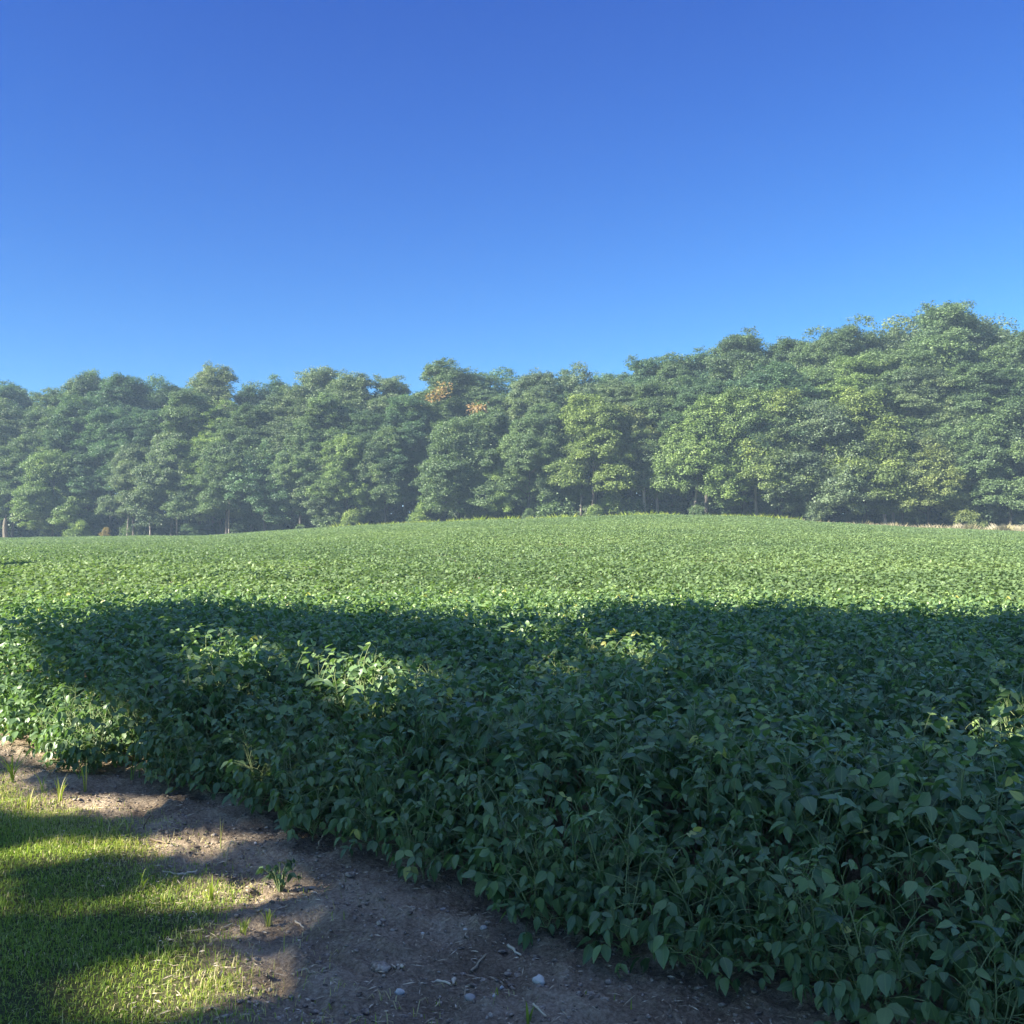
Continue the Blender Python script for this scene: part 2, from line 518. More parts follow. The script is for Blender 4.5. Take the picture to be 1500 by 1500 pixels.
n = 800000
x = rng.uniform(-6.5, 1.6, n); y = rng.uniform(2.2, 9.5, n)
e = edge_dist(x, y); v = lawn_v(x, y)
dens = smooth(.14, -.30, v) * (.45 + .9 * smooth(-.3, .3, fbm(x * 3, y * 3, 41, 2))) + .11 * smooth(-.1, -.5, e) * smooth(4.0, 5.6, y) + .03 * smooth(-.1, -.6, e) * (fbm(x * 2.5, y * 2.5, 42, 2) > .05)
keep = (rng.random(n) < dens) & (np.abs(x) < .62 * y + .8) & (e < -.12)
x, y, v = x[keep], y[keep], v[keep]; n = len(x)
far = smooth(-.5, .05, v)
h = rng.uniform(.014, .034, n) * (1 + .5 * far * rng.random(n)) * (1 + .5 * fbm(x * 2, y * 2, 43, 2))
h = h * np.where(rng.random(n) < .06, rng.uniform(1.5, 2.4, n), 1.0)
ti = np.clip(rng.normal(.42, .17, n) + .22 * far + .35 * fbm(x * 1.3, y * 1.3, 44, 3), 0, .9)
ti[rng.random(n) < .05 + .30 * far] = 1.0
ti[(v > .05) & (rng.random(n) < .4)] = 1.0
V, T, t5 = blades(x, y, h, rng.uniform(.0012, .0026, n), rng, ti, 1.1)
gb = Bag(); gb.add(V, T, tint=t5)
tag(link('lawn_grass', gb.mesh('lawn_grass', M_GRASS)), 'short mown lawn grass thinning out towards the bare soil', 'grass', None, 'stuff')

# straw bits and pebbles on the bare soil
n = 26000
x = rng.uniform(-5, 1.8, n); y = rng.uniform(2.4, 8.5, n); e = edge_dist(x, y)
k = (e < .25) & (lawn_v(x, y) > -.30); x, y = x[k], y[k]; n = len(x)
a = rng.uniform(0, 2 * pi, n)
D = np.stack([np.cos(a), np.sin(a), rng.normal(.02, .12, n)], -1)
N = np.array([0, 0, 1.]) + rng.normal(0, .3, (n, 3))
L = rng.gamma(1.8, .013, n) + .006
V, T, rib = leaves(np.stack([x, y, gz(x, y) + .008], -1), D, N, L, np.minimum(L * .45, rng.uniform(.002, .008, n)), .3, .05)
sb = Bag(); sb.add(V, T, tint=np.repeat(rng.uniform(0, 1, n) ** 1.3, 4))
tag(link('straw_litter', sb.mesh('straw_litter', M_STRAW)), 'scraps of straw and dry leaf strewn over the bare soil', 'plant litter', None, 'stuff')

ICO_V = []; t_ = (1 + 5 ** .5) / 2
ICO_V = nrm(np.array([[-1, t_, 0], [1, t_, 0], [-1, -t_, 0], [1, -t_, 0], [0, -1, t_], [0, 1, t_], [0, -1, -t_], [0, 1, -t_], [t_, 0, -1], [t_, 0, 1], [-t_, 0, -1], [-t_, 0, 1]], float))
ICO_T = np.array([[0, 11, 5], [0, 5, 1], [0, 1, 7], [0, 7, 10], [0, 10, 11], [1, 5, 9], [5, 11, 4], [11, 10, 2], [10, 7, 6], [7, 1, 8], [3, 9, 4], [3, 4, 2], [3, 2, 6], [3, 6, 8], [3, 8, 9], [4, 9, 5], [2, 4, 11], [6, 2, 10], [8, 6, 7], [9, 8, 1]])


def ico2():
    V = [tuple(v) for v in ICO_V]; cache = {}; T = []
    def mid(a, b):
        k = (min(a, b), max(a, b))
        if k not in cache:
            m_ = (np.array(V[a]) + np.array(V[b])); m_ /= np.linalg.norm(m_); V.append(tuple(m_)); cache[k] = len(V) - 1
        return cache[k]
    for a, b, c in ICO_T:
        ab, bc, ca = mid(a, b), mid(b, c), mid(c, a)
        T += [(a, ab, ca), (b, bc, ab), (c, ca, bc), (ab, bc, ca)]
    return np.array(V), np.array(T)


I2V, I2T = ico2()
n = 32000
x = rng.uniform(-5, 2.2, n); y = rng.uniform(2.3, 8.5, n); e = edge_dist(x, y)
k = (e < .4) & (lawn_v(x, y) > -.05); x, y = x[k], y[k]; n = len(x)
s = np.minimum(rng.gamma(1.1, .0038, n) + .0014, .016)
V = ICO_V[None] * s[:, None, None] * rng.uniform(.5, 1.35, (n, 12, 1)) * np.array([1, 1, .55]) * rng.uniform(.6, 1.4, (n, 1, 3)) + np.stack([x, y, gz(x, y) + s * .2], -1)[:, None]
T = (np.arange(n) * 12)[:, None, None] + ICO_T[None]
pb = Bag(); pb.add(V.reshape(-1, 3), T.reshape(-1, 3))
M_CLOD = noise_mat('clod', [(.34, (.10, .078, .058)), (.5, (.30, .24, .18)), (.68, (.46, .39, .31))], 45, .95, .6, 90)
tag(link('soil_crumbs', pb.mesh('soil_crumbs', M_CLOD)), 'small earth crumbs and gravel lying on the bare soil', 'soil crumbs', None, 'stuff')

# ------------------------------------------------------------------ single small things on the soil
def stone(px, py, size, label, mat=None, name='stone', cat='stone', seed=0, flat=.65):
    r2 = np.random.default_rng(seed + 100)
    x, y = ground_pt(px, py)
    V = I2V.copy()
    V = V * (1 + .16 * np.sin(V @ r2.normal(0, 2.2, 3)) + .10 * np.sin(V @ r2.normal(0, 4, 3)))[:, None]
    V = V * np.array([1, r2.uniform(.6, .85), flat]) * size
    o = link(name, make_mesh(name, V, I2T, mat or M_STONE, None, True))
    o.location = (x, y, float(gz(x, y)) + size * flat * .35); o.rotation_euler = (0, 0, r2.uniform(0, 6))
    tag(o, label, cat)


stone(790, 1438, .026, 'pale oblong stone, largest of those on the shaded soil', M_CHALK, seed=1)
stone(587, 1446, .017, 'small squarish pale stone on the shaded soil beside the lawn corner', M_CHALK, seed=2)
stone(735, 1440, .010, 'tiny white pebble chip left of the large oblong stone', M_CHALK, seed=3)
stone(690, 1460, .022, 'rough grey clod-like stone lying nearest the bottom of the soil strip', seed=4)
stone(650, 1330, .014, 'grey pebble half buried close under the soybean leaves', seed=5)
stone(708, 1364, .016, 'rounded bluish grey stone at the foot of the soybean plants', seed=6)
stone(682, 1362, .009, 'little pale pebble next to the rounded bluish grey stone', M_CHALK, seed=7)
stone(376, 1237, .012, 'white pebble in the sunlit soil strip below the crop edge', M_CHALK, seed=8)
stone(620, 1370, .008, 'lone white crumb of stone in the middle of the shaded soil', M_CHALK, seed=9)
stone(724, 1461, .009, 'whitish pebble beside the rough grey clod-like stone', M_CHALK, seed=10)
stone(560, 1412, .045, 'low tan clod of dry earth with a tuft mark, beside the lawn corner', M_CLOD, 'earth_clod', 'clod', 11, .4)
stone(515, 1293, .030, 'small yellowish clod of earth below the soybean row', M_CLOD, 'earth_clod', 'clod', 12, .4)


def stick(px0, py0, px1, py1, rad, label, z1=.012, name='twig', tint=.6, arch=0.0, cat='twig'):
    a = ground_pt(px0, py0); c = ground_pt(px1, py1) if z1 < .03 else None
    if c is None: c = a + np.array([(px1 - px0) / F * a[1], 0.0])
    za, zc = float(gz(*a)) + rad, float(gz(*c)) + z1
    ts = np.linspace(0, 1, 7)
    r2 = np.random.default_rng(int(px0 + py0))
    pts = [np.array([*(a * (1 - t) + c * t), za * (1 - t) + zc * t + arch * sin(pi * t)]) + r2.normal(0, rad * .5, 3) for t in ts]
    v, t = tube(np.array(pts) - np.array([*a, za]), rad * np.linspace(1.1, .7, 7), 6)
    bg = Bag(); bg.add(v, t, tint=tint)
    o = link(name, bg.mesh(name, M_STRAW)); o.location = (*a, za)
    tag(o, label, cat)


stick(222, 1229, 250, 1240, .006, 'dark broken twig lying in the sunlit soil strip', tint=.05)
stick(212, 1218, 222, 1245, .004, 'thin dark stub of stalk standing up from the sunlit soil', z1=.07, tint=.02, cat='stalk', name='stalk')
stick(263, 1278, 292, 1273, .006, 'pale thick straw lying flat between two sunlit soil patches', tint=.95, cat='straw', name='straw')
stick(240, 1273, 262, 1277, .004, 'short pale straw just left of the thick flat straw', tint=.85, cat='straw', name='straw')
stick(350, 1298, 366, 1290, .004, 'dark twig slanting across the brightest soil patch', tint=.05)
stick(434, 1342, 447, 1356, .004, 'pale thin straw on shaded soil right of the wilted weed', tint=.9, cat='straw', name='straw')
stick(575, 1408, 580, 1418, .004, 'slim pale stub beside the low tan earth clod', tint=.8, cat='straw', name='straw')
stick(632, 1426, 662, 1437, .006, 'long whitish straw on the shaded soil, pointing at the stubby straw', tint=1, cat='straw', name='straw')
stick(664, 1425, 669, 1435, .007, 'stubby whitish straw standing between the long straw and the crop', tint=1, cat='straw', name='straw')
stick(583, 1412, 594, 1417, .007, 'short thick pale straw end on the shaded soil', tint=1, cat='straw', name='straw')
stick(744, 1382, 762, 1390, .006, 'whitish straw lying close to the lowest soybean leaves', tint=1, cat='straw', name='straw')
stick(662, 1386, 677, 1402, .004, 'greyish bent twig in the middle of the shaded soil', tint=.4)
stick(690, 1412, 712, 1398, .005, 'grey forked-looking twig below the soybean leaves', tint=.35)
stick(780, 1480, 800, 1492, .004, 'thin pale straw at the very bottom of the soil strip', tint=.9, cat='straw', name='straw')
stick(333, 1262, 344, 1275, .0035, 'thin arched stem curving over the shaded soil', z1=.10, arch=.05, tint=.55, cat='stalk', name='stalk')
stick(465, 1245, 474, 1222, .005, 'stiff pale stub of stalk standing at the crop edge', z1=.09, tint=.75, cat='stalk', name='stalk')


def grass_weed(px, py, h, nb, label, tint=.6, spread=.5, w=.0035, name='grass_weed', seed=0, cat='grass weed'):
    r2 = np.random.default_rng(int(px * 3 + py) + seed)
    x, y = ground_pt(px, py)
    o = empty(name, (x, y, float(gz(x, y)) - .005))
    tag(o, label, cat)
    bg = Bag()
    for i in range(nb):
        a = r2.uniform(0, 2 * pi); hh = h * r2.uniform(.55, 1.0); out_ = hh * r2.uniform(.1, spread)
        ts = np.linspace(0, 1, 6)
        c = np.stack([cos(a) * out_ * ts ** 1.6, sin(a) * out_ * ts ** 1.6, hh * (ts - .35 * spread * ts ** 3)], -1) + np.array([*r2.normal(0, .006, 2), 0])
        s_ = np.array([-sin(a), cos(a), 0]); ww = w * np.array([.7, 1, 1, .85, .55, .05])
        V = np.concatenate([c - s_ * ww[:, None], c + s_ * ww[:, None]])
        T = [(j, j + 6, j + 7, j + 1) for j in range(5)]
        bg.add(V, np.array(T), tint=np.clip(tint + r2.normal(0, .12), 0, .95))
    link('blades', bg.mesh('blades', M_GRASS), o)
    v, t = tube([[0, 0, -.02], [0, 0, .012], [.002, .001, h * .28]], [.005, .004, .0015], 5)
    sg = Bag(); sg.add(v, t, tint=.5)
    link('stem', sg.mesh('grass_weed_stem', M_STEM), o)


grass_weed(127, 1162, .36, 5, 'tallest grass seedling, upright on the soil below the lit soybeans', .62, .35, .004)
grass_weed(118, 1152, .20, 3, 'thin bowed grass seedling leaning left of the tallest one', .6, .9, .003)
grass_weed(65, 1168, .22, 5, 'pale grass seedling on the soil edge near the left frame side', .7, .5)
grass_weed(20, 1150, .30, 14, 'bright bushy grass clump at the left end of the soil strip', .66, .8, .004)
grass_weed(195, 1150, .24, 4, 'shaded grass seedling at the foot of the soybean row', .35, .35)
grass_weed(205, 1142, .26, 3, 'thin shaded grass stalk tight against the soybean row', .35, .25, .003)
grass_weed(90, 1175, .20, 8, 'spreading tan-green grass clump on the pale soil', .82, .6, .003)
grass_weed(45, 1185, .18, 8, 'low straw-coloured grass clump where lawn meets soil', .9, .7, .003)
grass_weed(150, 1215, .14, 5, 'small yellowish grass seedling beside the sunlit soil', .75, .5)
grass_weed(172, 1222, .10, 5, 'short white-green seedling with splayed leaves in the sunlit soil', .93, 1.1, .004)
grass_weed(190, 1222, .12, 4, 'short upright grass sprout right of the splayed seedling', .7, .4)
grass_weed(310, 1312, .17, 7, 'grass sprout with three bright blades on the brightest soil patch', .8, .6, .004)
grass_weed(212, 1298, .15, 4, 'slender bent grass blade at the lawn edge', .6, .8)
grass_weed(240, 1318, .06, 5, 'tiny tuft on the border of lawn and bright soil', .8, .5)
grass_weed(325, 1240, .20, 2, 'thin dry grass stalk standing in the soil strip', .95, .15, .002)
grass_weed(775, 1490, .13, 5, 'dark green grass sprout at the bottom of the shaded soil', .4, .5, .004)
grass_weed(395, 1350, .12, 10, 'ragged grass tuft at the lawn corner near the wilted weed', .75, .6, .003)
grass_weed(360, 1362, .12, 10, 'ragged dull grass tuft left of the lawn corner', .75, .6, .003)


def broad_weed(px, py, h, label, seed, wilt=True):
    r2 = np.random.default_rng(seed)
    x, y = ground_pt(px, py)
    o = empty('broadleaf_weed', (x, y, float(gz(x, y)))); tag(o, label, 'weed')
    sg = Bag(); P, D, N, L, TI = [], [], [], [], []
    for i in range(16):
        a = r2.uniform(0, 2 * pi); rr = r2.uniform(.01, .085)
        e = np.array([cos(a) * rr, sin(a) * rr, h * r2.uniform(.4, 1)])
        v, t = tube([[0, 0, -.01], e * .5 + [0, 0, h * .2], e], [.004, .003, .002], 4); sg.add(v, t, tint=.8)
        for j in range(4):
            b = a + r2.normal(0, 1.2); pp = r2.normal(-.6 if wilt else .1, .4)
            P.append(e); D.append([cos(b) * cos(pp), sin(b) * cos(pp), sin(pp)]); N.append(np.array([0, 0, 1]) + r2.normal(0, .6, 3))
            L.append(r2.uniform(.018, .042)); TI.append(r2.uniform(.15, .5))
    V, T, rib = leaves(np.array(P), np.array(D), np.array(N), L, np.array(L) * .6, .3, .4, OVATE)
    bg = Bag(); bg.add(V, T, rib=rib, tint=np.repeat(TI, 11))
    link('foliage', bg.mesh('weed_foliage', M_SOY, True), o); link('stem', sg.mesh('weed_stem', M_STEM), o)


broad_weed(412, 1303, .14, 'wilted broadleaf weed slumped on the brightest patch of soil', 3)

# ------------------------------------------------------------------ trees of the far wood
def crown_mesh(name, rng, H, base, R, lobes, ncl, leaf=.2, dens=1.0, tintm=.4, low=.35):
    """a crown of upright lobes, each a shell of leafy boughs made of small bunches"""
    P, D, N, L, TI = [], [], [], [], []
    hh = H - base
    LB = [(np.array([rng.normal(0, .06 * R), rng.normal(0, .06 * R), H - .24 * hh]), .42 * R, .24 * hh)]
    for i in range(lobes):
        f = np.clip((i + .5) / lobes + rng.normal(0, .16), .02, .98)      # 0 low .. 1 high
        a = i * 2.39996 + rng.normal(0, .35)
        rx = R * rng.uniform(.30, .46) * (1.05 - .25 * f); rz = rx * rng.uniform(1.0, 1.8)
        q = R * (.68 - .42 * f ** 1.6) * rng.uniform(.75, 1.15)
        z = base + hh * (low * .45 + (.86 - low * .45) * f ** .85) * rng.uniform(.9, 1.06)
        LB.append((np.array([cos(a) * q, sin(a) * q, min(z, H - rz * .9)]), rx, rz))
    for c0, rx, rz in LB:
        lt = rng.normal(0, .10)
        for _c in range(int(ncl * (rx / (.38 * R)) ** 1.5) + 3):
            d = nrm(rng.normal(0, 1, 3)); d[2] = -d[2] if d[2] < -.45 else d[2]
            c = c0 + d * np.array([rx, rx, rz]) * rng.uniform(.55, 1.05)
            s = rx * rng.uniform(.26, .50)
            ct = lt + rng.normal(0, .09)
            for _b in range(int(7 * dens) + 1):
                e0 = nrm(rng.normal(0, 1, 3) + d * .5); e0[2] = abs(e0[2]) if e0[2] < -.2 else e0[2]
                bc = c + e0 * s * rng.uniform(.5, 1.15)
                br = rng.uniform(.20, .42); m_ = int(15 * dens * (br / .3) ** 2 * (.2 / leaf) ** 2) + 2
                e = nrm(rng.normal(0, 1, (m_, 3))); e[:, 2] = np.where(e[:, 2] < -.25, -e[:, 2], e[:, 2])
                P.append(bc + e * (br * np.clip(rng.normal(.8, .3, m_), .1, 1.7))[:, None])
                a2 = rng.uniform(0, 2 * pi, m_)
                D.append(nrm(e * .7 + d * .3 + np.stack([np.cos(a2), np.sin(a2), rng.normal(-.4, .4, m_)], -1)))
                N.append(e * .7 + d * .4 + np.array([0, -.0, .2]) + rng.normal(0, .45, (m_, 3)))
                L.append(rng.uniform(.65, 1.3, m_) * leaf)
                TI.append(np.clip(tintm + ct + rng.normal(0, .05) + rng.normal(0, .10, m_), 0, 1))
    P, D, N, L, TI = map(np.concatenate, (P, D, N, L, TI))
    V, T, _ = leaves(P, D, N, L, L * .75, .18, .12)
    return make_mesh(name, V, T, M_TREE, {'tint': np.repeat(TI, 4)})


def trunk_mesh(name, rng, H, base, R, r0, limbs=9):
    bg = Bag()
    n = 8; ts = np.linspace(0, 1, n)
    pts = np.stack([.25 * np.sin(ts * 3 + rng.uniform(0, 6)) * ts, .25 * np.cos(ts * 2.5 + rng.uniform(0, 6)) * ts, -.4 + (H * .86 + .4) * ts], -1)
    pts[0, :2] = 0
    rad = r0 * (1.0 - .88 * ts); rad[0] *= 1.35
    v, t = tube(pts, rad, 8); bg.add(v, t)
    for i in range(limbs):
        f = rng.uniform(max(.12, base / H * .9), .85)
        p0 = np.array([np.interp(f, ts, pts[:, k]) for k in range(3)])
        a = i * 2.4 + rng.normal(0, .3); l = R * rng.uniform(.55, .95) * (1.15 - .6 * f)
        p1 = p0 + np.array([cos(a) * l * .5, sin(a) * l * .5, l * .28]); p2 = p0 + np.array([cos(a) * l, sin(a) * l, l * rng.uniform(.35, .8)])
        v, t = tube([p0, p1, p2], r0 * np.array([.34, .2, .06]) * (1.1 - .5 * f), 5); bg.add(v, t)
    return bg.mesh(name, M_BARK, True)


rng = np.random.default_rng(21)
TP = {}
# style: (H, base, R, clumps, leaves, flat, leaf, prof, cr)
# H, base, R, lobes, clumps per lobe, leaf, density, low
STY = {
    'edge': [(11, 1.3, 3.7, 16, 26, .145, 1.0, .25), (12, 2.0, 3.4, 15, 26, .14, 1.0, .3), (10, 1.0, 3.9, 17, 26, .145, 1.0, .2), (13, 2.3, 3.5, 16, 26, .14, 1.0, .3)],
    'tall': [(21, 4.0, 4.3, 17, 30, .15, 1.0, .4), (22, 4.5, 4.6, 19, 30, .15, 1.0, .4), (20, 4.0, 3.9, 15, 30, .145, 1.0, .4), (22, 4.5, 4.4, 18, 30, .145, 1.05, .4), (21, 4, 4.1, 12, 32, .15, 1.0, .5), (20, 4, 4.5, 22, 28, .145, 1.0, .35)],
    'airy': [(21, 6, 3.9, 13, 20, .18, .55, .5), (20, 6, 3.6, 11, 20, .18, .5, .5)],
    'shrub': [(2.2, .15, 1.2, 7, 7, .13, .6, .2), (2.6, .2, 1.0, 7, 7, .12, .6, .2)],
}
for s, lst in STY.items():
    TP[s] = []
    for (H, b_, R, nl, nc, lf, dn, lo) in lst:
        cm = crown_mesh(s + '_crown', rng, H, b_, R, nl, nc, lf, dn, .4, lo)
        TP[s].append((H, cm, trunk_mesh(s + '_trunk', rng, H, b_ + (2 if s != 'shrub' else 0), R, .19 if s != 'shrub' else .03, 9)))

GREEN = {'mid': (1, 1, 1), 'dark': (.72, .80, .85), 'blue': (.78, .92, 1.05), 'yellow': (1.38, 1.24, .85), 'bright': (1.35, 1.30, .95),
         'dusty': (1.15, 1.05, 1.25), 'brown': (1.15, .98, 1.02), 'lime': (1.5, 1.42, .9), 'orange': (2.1, 1.05, .8), 'olive': (1.4, 1.15, .9)}


def tree_at(px, k, ztop_px, style, var, col, label, group=None, wid=1.0, bark=(1, 1, 1), name=None, cat='tree', rz=None, height=None):
    q = (px - 750) / F
    Y = (107.95 + k) / (1 + .275 * q); X = q * Y
    H0, cm, tm = TP[style][var]
    zg = float(terrain(X, Y))
    if height is None:
        ztop = EYE + (HOR - ztop_px) * Y / F
        sz = (ztop - zg) / (H0 * .985)
    else:
        sz = height / H0
    o = empty(name or {'edge': 'edge_tree', 'tall': 'tall_tree', 'airy': 'airy_tree', 'shrub': 'shrub'}[style], (X, Y, zg), rng.uniform(0, 6.3) if rz is None else rz, (sz * wid, sz * wid, sz))
    tag(o, label, cat, group)
    c = link('crown', cm, o); jit = rng.uniform(.9, 1.1)
    c.color = (*[g * jit for g in GREEN[col]], 1)
    t = link('trunk', tm, o); t.color = (*bark, 1)
    return o


PALE = (.85, .85, .85); DK = (.55, .55, .55)
# skyline trees: px, depth, top px row, style, variant, colour, label
SKY = [
    (-75, 14, 560, 'tall', 0, 'mid', 'tall tree at the far left end of the wood, partly cut off'),
    (10, 16, 560, 'tall', 1, 'blue', 'blue-green tall tree at the left side of the picture with a notch right of it'),
    (72, 13, 568, 'tall', 2, 'mid', 'lower skyline tree in the notch near the left end of the wood'),
    (128, 15, 551, 'tall', 3, 'mid', 'tall tree with ragged top just left of the dense peaked one'),
    (178, 13, 544, 'tall', 0, 'blue', 'dense tall tree peaking at the left third, ending in a steep drop'),
    (236, 17, 553, 'airy', 0, 'blue', 'thin-crowned bluish tree between the dense peak and the brownish dome'),
    (312, 15, 538, 'tall', 1, 'brown', 'domed tall tree with a brownish top rising over the left wood'),
    (366, 20, 562, 'airy', 1, 'mid', 'low thin tree just right of the brownish dome'),
    (408, 20, 560, 'tall', 2, 'blue', 'dark far tree peeping over the dip right of the brownish dome'),
    (458, 15, 546, 'tall', 3, 'dusty', 'dusty grey-green tall tree left of the wide flat-topped one'),
    (512, 13, 549, 'tall', 0, 'dusty', 'flat-topped dusty tall tree, the left half of the level treetop line'),
    (568, 15, 548, 'tall', 1, 'dusty', 'flat-topped dusty tall tree just left of the deep dip in the skyline'),
    (618, 20, 572, 'tall', 2, 'blue', 'low tree filling the deep dip in the skyline'),
    (655, 14, 535, 'tall', 3, 'mid', 'tall tree carrying an orange patch, right of the deep dip'),
    (697, 15, 541, 'tall', 0, 'mid', 'tall tree with orange-yellow spray of leaves below its top'),
    (727, 19, 541, 'airy', 0, 'blue', 'thin tree whose small tuft pokes up between two broader tops'),
    (788, 14, 539, 'tall', 2, 'dusty', 'grey-green tall tree with a feathery rounded top in the middle of the wood'),
    (848, 15, 533, 'airy', 1, 'dusty', 'thin-leaved tall tree showing its branches, left of the yellow-green tree'),
    (885, 20, 551, 'tall', 1, 'blue', 'dark rear tree in the dip beside the thin-leaved tree'),
    (944, 14, 520, 'tall', 0, 'blue', 'blue-green tall tree with a spiky tip, right of the middle dip'),
    (990, 14, 526, 'tall', 3, 'mid', 'mid-green tall tree stepping up right of the spiky-tipped one'),
    (1030, 17, 512, 'tall', 2, 'blue', 'tall tree just left of the big round top'),
    (1090, 14, 484, 'tall', 1, 'mid', 'big round-topped tall tree where the skyline climbs to the right'),
    (1155, 16, 491, 'tall', 3, 'mid', 'tall tree with ragged twiggy top right of the big round one'),
    (1205, 14, 489, 'tall', 0, 'mid', 'dense tall tree on the even slope of the right skyline'),
    (1258, 15, 478, 'tall', 2, 'mid', 'dense tall tree left of the feathery pale top'),
    (1308, 18, 466, 'airy', 0, 'dusty', 'feathery pale thin top left of the highest tree'),
    (1388, 14, 440, 'tall', 1, 'mid', 'highest tree of the whole wood, broad and towering on the right'),
    (1462, 17, 467, 'airy', 1, 'dusty', 'loose airy tree with gaps, right of the highest tree'),
    (1500, 14, 478, 'tall', 3, 'mid', 'tall tree cut by the right border of the picture'),
    (1572, 15, 470, 'tall', 0, 'mid', 'tall tree just past the right border'),
]
for (px, k, tp, s, v, c, lab) in SKY:
    if s == 'tall': v = int(rng.integers(0, 6))
    tree_at(px, k, tp, s, v, c, lab, wid=rng.uniform(1.08, 1.3) if s == 'tall' else 1.1, bark=(.7, .7, .7))

# middle storey
MIDL = [
    (-60, 640), (5, 612), (62, 625), (118, 615), (165, 612), (215, 632), (268, 600), (322, 622), (372, 615), (425, 598), (478, 608), (535, 615), (585, 602),
    (640, 655), (690, 662), (745, 640), (800, 625), (905, 590), (965, 585), (1025, 575), (1085, 572), (1140, 560), (1195, 570), (1250, 545), (1310, 560), (1365, 565), (1420, 545), (1480, 560), (1550, 560)]
mid_cols = ['mid', 'blue', 'mid', 'bright', 'blue', 'dusty', 'mid', 'dark']
for i, (px, tp) in enumerate(MIDL):
    tree_at(px + rng.normal(0, 5), 7 + rng.uniform(-1.5, 1.5), tp - 22 + rng.normal(0, 7), 'tall', (i * 5 + 2) % 6, mid_cols[(i * 5) % 8],
            'middle-height tree of the wood, crown filling between front trees and skyline', 'middle-height trees behind the front row', 1.45, bark=(.42, .42, .42))
# front row, hand placed
FRONT = [
    (-45, 1.5, 690, 0, 'mid', 'low leafy edge tree at the left frame side beside the pale trunk stump', 1),
    (18, 2.5, 660, 1, 'mid', 'edge tree with rounded leaf tiers at the left end of the wood', 1),
    (78, 1.5, 668, 2, 'bright', 'edge tree with light green tiers left of the dark hollow', 1),
    (196, 1.5, 655, 3, 'dusty', 'grey-green edge tree just right of the dark hollow', 1),
    (252, 2.0, 640, 0, 'dusty', 'grey-green edge tree with brownish tint, second right of the dark hollow', 1),
    (332, 1.5, 640, 1, 'mid', 'broad edge tree with spreading flat tiers on the left half', 1),
    (388, 2.5, 650, 2, 'blue', 'blue-green edge tree left of the brighter lobed pair', 1),
    (440, 1.5, 638, 3, 'mid', 'narrow edge tree standing left of the bright lobed tree', 1),
    (508, 1.0, 645, 0, 'bright', 'bright edge tree with low yellow-tinged skirts touching the field', 1),
    (565, 2.5, 632, 1, 'mid', 'edge tree right of the bright one, dark gap on its right', 1),
    (672, 1.0, 622, 2, 'mid', 'bushy edge tree right of the dark gap, with a sharp lower edge', 1),
    (715, 2.5, 610, 0, 'mid', 'edge tree below the orange spray, joined to the bushy one', 1),
    (775, 1.0, 612, 3, 'mid', 'edge tree with layered boughs in the middle of the wood', 1),
    (868, 1.0, 585, 1, 'yellow', 'yellow-green edge tree standing out in the middle right', 1),
    (925, 3.5, 600, 3, 'olive', 'olive edge tree above the open trunks, right of the yellow-green one', 1),
    (985, 4.0, 590, 1, 'mid', 'edge tree with a high bare pale trunk over the field crest', 1),
    (1035, 1.2, 592, 2, 'bright', 'bright green bushy edge tree right of the open trunks', 1),
    (1090, 1.5, 575, 0, 'bright', 'bright green edge tree with round clumps, second of the bright pair', 1),
    (1145, 1.5, 580, 1, 'yellow', 'yellowish bright edge tree with boughs reaching low', 1),
    (1200, 1.2, 600, 2, 'dusty', 'grey-green edge tree drooping like a willow', 1),
    (1268, 2.0, 580, 0, 'yellow', 'yellow-green edge tree above the dark opening on the right', 1),
    (1322, 1.5, 640, 3, 'brown', 'reddish brown tinged narrow edge tree beside the vine-hung trunks', 1),
    (1360, 1.0, 640, 2, 'olive', 'olive-yellow edge tree with foliage close to the ground', 1),
    (1420, 1.5, 610, 1, 'mid', 'edge tree with a pale dead snag in front, near the right side', 1),
    (1480, 1.5, 600, 0, 'mid', 'edge tree at the right side above the dry grass verge', 1),
    (292, 2.2, 668, 1, 'mid', 'small edge tree wedged between the brown-tinted and the broad tiered tree', 1),
    (472, 2.2, 672, 2, 'dusty', 'small grey-green edge tree directly left of the bright skirted one', 1),
    (738, 1.8, 660, 0, 'bright', 'small light green edge tree below and right of the orange patches', 1),
    (826, 2.4, 655, 3, 'mid', 'slim edge tree between the layered boughs and the yellow-green tree', 1),
    (1545, 1.5, 600, 3, 'mid', 'edge tree just past the right border above the dry verge', 1),
]
for i, (px, k, tp, v, c, lab, w) in enumerate(FRONT):
    tree_at(px, k + 2, tp, 'edge', v, c, lab, wid=rng.uniform(1.05, 1.22) * w, bark=(.6, .6, .6) if i % 3 == 0 else (.38, .38, .38))  # darkened bark tints put the shade under the crowns into the trunks
# trees deep inside
for i in range(34):
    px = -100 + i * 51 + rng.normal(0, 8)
    tree_at(px, rng.uniform(20, 27), np.interp(px, [q_[0] for q_ in SKY], [q_[2] for q_ in SKY]) + rng.uniform(8, 26), 'tall', (i * 5 + 1) % 6, 'dark', 'dim tree deep inside the wood, only glimpsed between the trunks in front', 'trees deep inside the wood', 1.25, DK)


